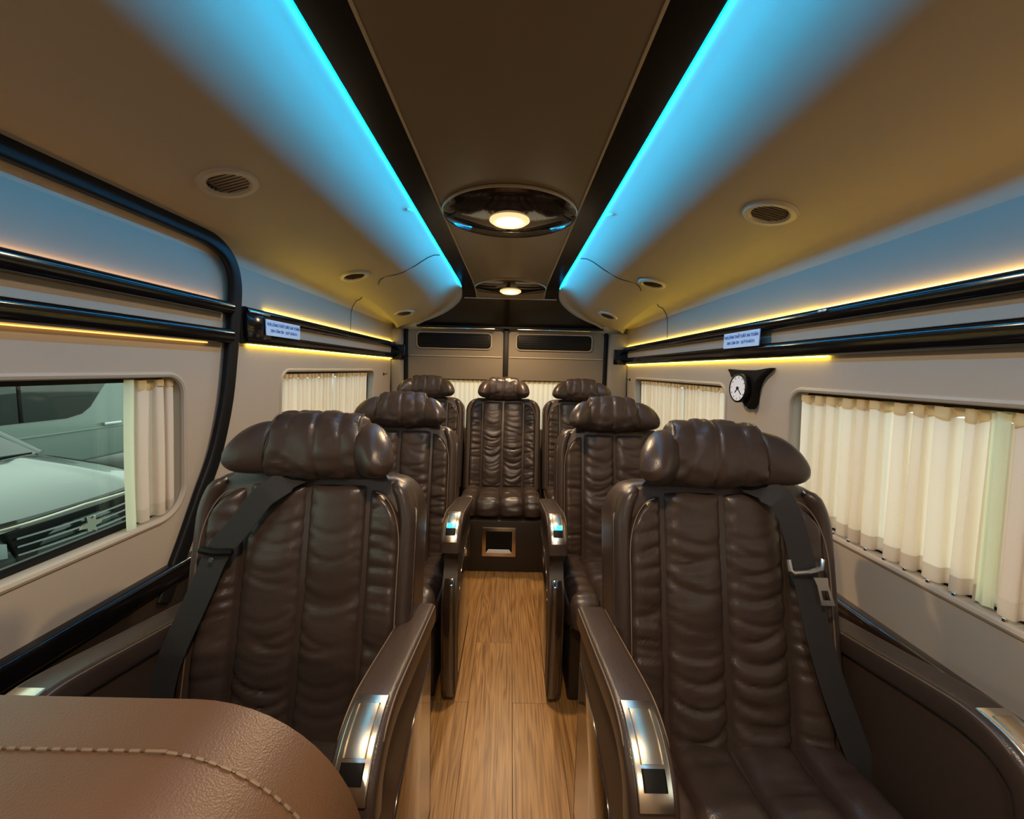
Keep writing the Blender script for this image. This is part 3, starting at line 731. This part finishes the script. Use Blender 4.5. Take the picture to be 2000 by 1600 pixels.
def seat(name, lab, loc, variant, folds, seed, group, lit=False, pocket=False, inner_sgn=(1, -1), arms=True, ax=0, hx=0, ao=(0, 0), cz=0):
    """folds=(left wing angle, right wing angle), positive folds toward the sitter"""
    T = thing(name, lab, 'seat', loc, group)
    # base
    boxo('base', (-.255, .255, -.44, .10, .002-loc[2], .33+cz), 'base', T, bev=.012, seg=3)
    # backrest shell
    outl = rrect(-.276, .276, -.06, .625, (.03, .03, .085, .085), 8)
    outl = [(x*(1-.10*max(0, (s_-.3)/.33)**2*0) , s_) for x, s_ in outl]
    B = finish('backrest', slab(outl, lambda a, b, d: BK(a, b, d), -.105, .026, .024, 4), 'leather', T, smooth=60)
    cw = .152
    finish('back_panel', column(-cw, -.001, -.03, .600, .030, seed, sag=.03), 'leather', B, smooth=80)
    finish('back_panel', column(.001, cw, -.03, .600, .030, seed+1, sag=.03), 'leather', B, smooth=80)
    for q in (-1, 1):
        xa, xb = (cw+.002, .238) if q > 0 else (-.238, -cw-.002)
        def side_col(xa=xa, xb=xb, q=q):
            def f(u, v):
                x = xa+(xb-xa)*u; t = (x-xa)/(xb-xa) if q > 0 else (xb-x)/(xb-xa)     # 0 inner .. 1 outer
                stop = .590-.075*t**2.2; s_ = -.03+(stop+.03)*v
                e = 1-abs(2*u-1)**3.5; ev = min(1, (1-v)/.04, v/.03); ev = math.sqrt(max(0, ev*(2-ev)))
                h = .026*math.sqrt(max(0, e))*ev-.002+.022*t*ev
                h += fold(x*1.3, s_*1.15, seed+5+q, .9)*e**.4*ev
                return BK(x, s_, .018+h)
            return grid(f, 14, 90)
        finish('side_bolster', side_col(), 'leather', B, smooth=80)
        pth = [BK(q*.2425, s_, .058) for s_ in (-.02, .1, .2, .3, .40)]+[BK(q*(.172+.0705*math.cos(a)), .44+.142*math.sin(a), .056-.008*math.sin(a)) for a in (0, .3, .6, .9, 1.2, 1.5)]
        finish('piping', tube(smooth_path(pth, 5), .0015, 6), 'thread', B)
        pth = [BK(q*.262, s_, .024) for s_ in (-.02, .2, .4, .53)]+[BK(q*.247, .575, .026), BK(q*.225, .602, .024)]
        finish('piping', tube(smooth_path(pth, 5), .0014, 6), 'thread', B)
    # raised outer rim of the backrest
    for q in (-1, 1):
        def rim(u, v, q=q):
            s_ = -.04+.655*v; a = PI*u
            fall = max(0, (s_-.50)/.115); xo = .253-.035*fall**2.2; rr_ = .024*math.sqrt(max(.0, min(1, (1-v)/.03)))
            return BK(q*(xo+rr_*math.cos(a)), s_, .012+rr_*1.6*math.sin(a))
        finish('outer_rim', grid(rim, 10, 50), 'leather', B, smooth=80)
    # headrest
    hs = .697; hp = BK(hx, hs, .045)
    H = finish('headrest', headrest_mesh(.262, .156, .114, seed), 'leather', T, smooth=80)
    H.location = hp; H.rotation_euler = (-LEAN*.55, 0, 0)
    for q, fa in zip((-1, 1), folds):
        W = finish('wing', wing_mesh(.116, .136, .088, seed+q, q), 'leather', H, smooth=80)
        W.location = (q*.116, -.006, -.008); W.rotation_euler = (0, 0, q*fa*(1))   # + folds towards the sitter
        W.rotation_euler = (0, 0, fa*(1 if q > 0 else -1)*-1)
    for q in (-1, 1):
        finish('seam_cord', tube([(q*.117*(1-.13*math.sin(a)), -.0578*math.cos(a), .0795*math.sin(a)) for a in [PI*(k/14-.5) for k in range(15)]], .0022, 6), 'leather_dark', H)
    bp_ = [BK(q*.05, .60, -.02) for q in (-1, 1)]
    for q in (-1, 1):
        finish('post', tube([BK(q*.055, .57, .0), BK(q*.055, .68, .02)], .006, 8), 'chrome', T)
    # cushion: four quilted pads
    C = finish('cushion', slab(rrect(-.268, .268, -.47, .0, (.04, .04, .01, .01), 5), lambda a, b, d: (a, b, d), .31, .40, .02, 3), 'leather', T, smooth=60)
    C.location.z = cz
    for (xa, xb, sd) in ((-.15, -.001, 1), (.001, .15, 2), (-.262, -.152, 3), (.152, .262, 4)):
        def pad(u, v, xa=xa, xb=xb, sd=sd):
            x = xa+(xb-xa)*u; e = math.sqrt(max(0, 1-abs(2*u-1)**3)); out = abs(x) > .15
            t = v                          # 0 rear .. 1 down the front
            L1 = .44
            if t < .72:
                y = -.02-L1*t/.72; z = .405+.035*(t/.72)**2
                ny, nz = 0, 1
            else:
                a = (t-.72)/.28*PI/2*1.15; y = -.46-.045*math.sin(a); z = .395+.045*math.cos(a) ; ny, nz = -math.sin(a), math.cos(a)
                z -= .05*((t-.72)/.28)**2
            ev = min(1, v/.05, (1-v)/.05); ev = math.sqrt(max(0, ev*(2-ev)))
            h = (.030+(.012 if out else 0))*e*ev-.012+fold(x*1.2, v*.55, seed+sd+7, .9)*e*ev
            h += .012*math.exp(-((v-.45)/.03)**2)*-1*e
            return (x, y+ny*h, z+nz*h)
        finish('seat_pad', grid(pad, 14, 60), 'leather', C, smooth=80)
    if arms:
        arm(T, ax-.312+ao[0], inner_sgn[0], lit); arm(T, ax+.312+ao[1], inner_sgn[1], lit)
    if pocket:
        base = boxo('front_box', (-.335, .335, -.52, -.455, .002-loc[2], .318+cz), 'base', T, bev=.008)
        finish('pocket_frame', slab(rrect(-.107, .107, .045, .235, .006, 3), lambda a, b, d: (a, -.520-d, b), .0, .008, .002, 2), 'satin', base)
        finish('pocket_opening', slab(rrect(-.083, .083, .070, .212, .004, 3), lambda a, b, d: (a, -.528-d, b), -.002, .0022, .0005, 1), 'black', base)
        finish('pocket_lip', slab([(-.083, .070), (.083, .070), (.066, .094), (-.066, .094)], lambda a, b, d: (a, -.530-d, b), .0, .003, .0008, 1), 'white', base)
    return T

G = 'brown leather captain seats'
S1L = seat('passenger_seat', 'large brown leather seat in front of the black door seal, belt over its window side', (-.488, 1.0, 0), 0, (.25, .95), 3, G, ax=-.032, hx=.034, ao=(.028, 0), inner_sgn=(-1, 1))
S1R = seat('passenger_seat', 'large brown leather seat beside the long curtained window, silver belt tongue on it', (.562, 1.0, 0), 0, (.95, .25), 12, G, hx=-.034, inner_sgn=(-1, 1))
S1R.rotation_euler = (0, 0, 0)
def clone(src, lab, loc, wings=None, dhx=0):
    T = copy_tree(src); T['label'] = lab; T.location = loc
    for ch in T.children:
        if wings and ch.name.startswith('headrest'):
            ch.location.x += dhx
            for wv in ch.children:
                if wv.name.startswith('wing'):
                    q = 1 if wv.location.x > 0 else -1
                    wv.rotation_euler = (0, 0, -q*wings[0 if q < 0 else 1])
    return T
S2L = seat('passenger_seat', 'second-row brown leather seat behind the belted seat, sliding door side', (-.508, 1.93, 0), 0, (.25, .75), 21, G, lit=True, hx=.016, inner_sgn=(-1, 1))
S2R = clone(S2L, 'second-row brown leather seat, clock side, one wing spread towards the wall', (.522, 1.93, 0), (.85, .2), dhx=-.038)
S3M = seat('passenger_seat', 'brown leather seat in the middle of the back row, facing down the aisle', (-.035, 3.03, .06), 0, (1.15, 1.1), 31, G, cz=-.04, pocket=True, arms=False)
S3L = clone(S3M, 'back-row brown leather seat in the corner on the sliding door side', (-.608, 3.05, .06), (.75, .75))
S3R = clone(S3M, 'back-row brown leather seat in the corner on the clock side', (.540, 3.05, .06), (.7, .3))
for T in (S3L, S3R):
    for ch in list(T.children):
        if ch.name.startswith('front_box'):
            for g in list(ch.children): bpy.data.objects.remove(g)
            bpy.data.objects.remove(ch)

# seat in the near corner: smooth back seen from above
T = thing('passenger_seat', 'near seat back cut off by the bottom corner, smooth brown leather with curved stitching', 'seat', (-.51, .38, 0))
outl = rrect(-.42, .345, -.1, .50, (.03, .03, .22, .20), 14)
def NB(a, b, d): return Vector((a, .09+d*1.0, .349+b-.0*d))
B = finish('backrest', slab(outl, NB, -.22, .03, .055, 7), 'leather_lit', T, smooth=60)
st = rrect(-.43, .315, -.1, .47, (.03, .03, .18, .16), 40)
pts = [NB(a, b, -.0) for a, b in st if b > .0]
bm = bmesh.new()
ins_ = [(a, b) for a, b in rrect(-.42, .345, -.1, .50, (.03, .03, .22, .20), 60) if b > .1]
path = [NB(a, b, -.045)+Vector((0, 0, .001)) for a, b in ins_]
for i in range(0, len(path)-1, 2):
    pass
L_tot = 0; cur = []
raw = smooth_path(path, 6); dense = [raw[0]]
for p in raw[1:]:
    while (p-dense[-1]).length > .003: dense.append(dense[-1]+(p-dense[-1]).normalized()*.003)
acc = 0; seg = [dense[0]]; on = True
for a, b in zip(dense, dense[1:]):
    acc += (b-a).length; seg.append(b)
    if acc > (.009 if on else .004):
        if on and len(seg) > 1: tube(seg, .0021, 6, bm=bm, upv=(0, 1, .01))
        seg = [b]; acc = 0; on = not on
finish('stitching', bm, 'thread', B)['kind'] = 'stuff'
finish('seam_piping', tube(dense[::4], .0010, 6, upv=(0, 1, .01)), 'leather_lit', B)
boxo('base', (-.38, .29, -.66, .06, .0, .30), 'base', T, bev=.01)
boxo('cushion', (-.40, .31, -.72, -.10, .30, .42), 'leather_lit', T, bev=.03, seg=3)

# ------------------------------------------------------------------ seat belts
def belt(lab, pts, wd, name='seat_belt'):
    T = thing(name, lab, 'seat belt', pts[0], None)
    o0 = Vector(pts[0]); pth = [Vector(p)-o0 for p in smooth_path(pts, 8)]
    bm = sweep(pth, rrect(-wd/2, wd/2, -.0011, .0011, .001, 1), lambda i: (0, -.35, 1) if i < 14 else ((0, -.7, .7) if i < 20 else (0, -1, .22))); finish('webbing', bm, 'web', T, smooth=40)
    return T, o0
bl, o0 = belt('black seat belt over the seat by the sliding door, with black guide', [(-.45, 1.13, .998), (-.485, 1.06, 1.012), (-.515, 1.005, 1.010), (-.548, .972, .990), (-.574, .958, .968), (-.612, .944, .912), (-.662, .930, .846), (-.687, .912, .775), (-.712, .896, .705), (-.738, .880, .635), (-.752, .865, .57), (-.756, .85, .50), (-.756, .845, .45)], .058)
finish('belt_guide', tube([Vector(p)-o0 for p in ((-.700, .926, .852), (-.664, .918, .850), (-.626, .926, .848))], .0085, 10, upv=(0, 1, 0.1)), 'black', bl)
finish('rivet', lathe([(.001, 0), (.006, 0), (.005, .003), (.001, .003)], 16, Matrix.Translation(Vector((-.664, .909, .836))-o0)@Matrix.Rotation(PI/2, 4, 'X')), 'steel', bl)
br, o0 = belt('black seat belt over the seat by the long curtained window, with silver tongue', [(.58, 1.13, .998), (.610, 1.06, 1.012), (.640, 1.005, 1.010), (.668, .972, 1.0), (.682, .960, .985), (.702, .945, .93), (.720, .928, .845), (.733, .912, .77), (.750, .893, .682), (.773, .870, .585), (.800, .850, .50), (.826, .835, .42), (.833, .83, .34)], .060)
finish('belt_guide', tube([Vector(p)-o0 for p in ((.680, .924, .862), (.682, .918, .838), (.690, .916, .832), (.722, .912, .838), (.752, .914, .846), (.757, .920, .866))], .0062, 10, upv=(0, 1, 0.1)), 'steel', br)
tg = [(-.016, .0), (.016, .0), (.013, -.018), (.016, -.062), (-.016, -.062), (-.013, -.018)]
bm = plate_with_holes(tg, [rrect(-.008, .008, -.052, -.028, .002, 2)], lambda a, b, d: Vector((.738-b*.30+a, .898-d+b*.10, .832+b)), 0, .004)
bmesh.ops.translate(bm, verts=bm.verts, vec=-o0)
finish('tongue', bm, 'steel', br, smooth=0)

# ------------------------------------------------------------------ outside: ground, silver car, silver van
GZ = -.66
g = boxo('ground', (-14, 10, -8, 14, GZ-.05, GZ), 'concrete', bev=0); struct('', 'dull concrete yard outside the windows', o=g)
CARX, CARY = -3.2, 3.0          # nose of the car and its centre line
T = thing('parked_car', 'silver car parked nose-on outside the clear window', 'car', (CARX, CARY, GZ))
def hood(u, v):
    t = u; y = -.86+1.72*v; e = abs(2*v-1)
    x = -.02-1.08*t+.22*0; x -= .14*e**3
    z = .93+.17*t**.8-.07*e**3.0-.10*(1-t)**6+.018*math.exp(-((abs(y)-.52)/.07)**2)*(t**.3)
    return (x, y, z)
finish('bonnet', grid(hood, 24, 40), 'carsilver', T, smooth=80)
for q in (-1, 1):
    def fender(u, v, q=q):
        x = -.16-1.15*u; z = .32+.56*v; y = q*(.86+.05*math.sin(PI*v*.8))
        zz = hood(min(1, max(0, (-x-.02-.14)/1.08)), 0)[2]
        return (x, y, .30+(zz-.30)*v)
    finish('fender', grid(fender, 10, 8), 'carsilver', T, smooth=80)
    finish('wheel', lathe([(.05, -.10), (.30, -.10), (.33, -.06), (.33, .06), (.30, .10), (.05, .10)], 32, Matrix.Translation((-.85, q*.80, .33))@Matrix.Rotation(PI/2, 4, 'X')), 'rubber', T)
    hl = finish('headlight', slab([(-.0, .0), (.14, .03), (.36, .12), (.38, .19), (.20, .17), (.0, .10)], lambda a, b, d, q=q: (-.02-.25*a*a-d, q*(.46+a), .66+b), -.03, .05, .012, 2), 'headlamp', T)
    for r_, p in ((.055, .12), (.045, .24)):
        finish('projector', lathe([(.001, .012), (r_*.7, .010), (r_, .0), (r_, -.02)], 24, Matrix.Translation((.012-.25*p*p, q*(.46+p), .735))@Matrix.Rotation(PI/2, 4, 'Y'), cap=False), 'steel', hl)
def nose(u, v):
    y = -.84+1.68*u; e = abs(2*u-1); z = .22+.66*v
    return (-.0-.20*e**2.6+.05*math.sin(PI*v)-.02, y, z)
finish('bumper', grid(nose, 24, 12), 'cardark', T, smooth=80)
gr = finish('grille', slab([(-.46, .82), (.46, .82), (.40, .58), (-.40, .58)], lambda a, b, d: (.035-.18*(a/.84)**2+d, a, b), 0, .02, .004, 1), 'black', T)
for k in range(4):
    z = .61+k*.055
    finish('grille_bar', sweep([(.062-.18*(y/.84)**2, y, z) for y in [-.42+.84*i/12 for i in range(13)]], [(-.006, -.006), (.006, -.006), (.006, .006), (-.006, .006)]), 'steel', gr)
star = []
for k in range(14):
    a = 2*PI*k/14+.2; q = (.085, .035, .07, .04, .09, .03, .065)[k % 7]; star.append((q*math.cos(a)*1.1, .715+q*math.sin(a)*.9))
em = finish('emblem', slab(star, lambda a, b, d: (.060+d, a, b), 0, .018, .003, 1), 'chrome', T)
finish('bonnet_trim', sweep([(.035-.2*(abs(y)/.86)**3, y, .868-.03*abs(y)) for y in [-.60+1.2*i/14 for i in range(15)]], rrect(-.010, .010, -.008, .008, .003, 2)), 'chrome', T)
def ws(u, v):
    y = (-.70+1.40*v)*(1-.16*u); return (-1.10-.75*u+.10*(1-(2*v-1)**2)*1, y, 1.09+.42*u)
finish('windscreen', grid(ws, 8, 14), 'cardark', T, smooth=80)
for q in (-1, 1): finish('pillar', tube([(-1.12, q*.74, 1.08), (-1.86, q*.62, 1.52)], .028, 8), 'carsilver', T)
boxo('cabin', (-2.9, -1.86, -.62, .62, .95, 1.53), 'cardark', T, bev=.12, seg=4)
boxo('rear_body', (-3.2, -1.2, -.86, .86, .32, 1.02), 'carsilver', T, bev=.10, seg=3)
finish('wiper', tube([(-1.10, .65, 1.10), (-1.02, .2, 1.125), (-1.03, -.2, 1.13)], .008, 6), 'black', T)

VX = -6.9
T = thing('parked_van', 'silver van with dark side windows parked behind the silver car', 'van', (VX, 4.4, GZ))
bo = [(-2.6, .30), (4.0, .30), (4.1, .9), (4.0, 1.2), (3.5, 2.15), (3.3, 2.25), (-2.6, 2.25)]
finish('body', slab(bo, lambda a, b, d: (d, a, b), -1.7, 0, .06, 3), 'vansilver', T)
wo = [(-2.4, 1.03), (1.95, 1.03), (2.18, 1.08), (2.32, 1.18), (2.62, 1.60), (2.74, 1.85), (-2.4, 1.85)]
wn = finish('side_window', slab(wo, lambda a, b, d: (d, a, b), -.01, .012, .008, 2), 'cardark', T)
for a in (.25, .30, 1.35): boxo('window_bar', (.010, .024, a-.02, a+.02, 1.04, 1.84), 'black', wn, bev=.003)
for a in (-.5, .9): 
    boxo('seat_shape', (.011, .016, a-.16, a+.16, 1.08, 1.36), 'black', wn, bev=.003)
boxo('waist_line', (-.01, .02, -2.5, 3.9, .80, .83), 'vansilver', T, bev=.008)
boxo('door_handle', (.0, .05, 2.50, 2.80, .84, .90), 'steel', T, bev=.012)
for a in (-1.6, 3.5): finish('wheel', lathe([(.05, -.1), (.30, -.1), (.33, -.05), (.33, .05), (.30, .1), (.05, .1)], 28, Matrix.Translation((-.05, a, .33))@Matrix.Rotation(PI/2, 4, 'Y')), 'rubber', T)
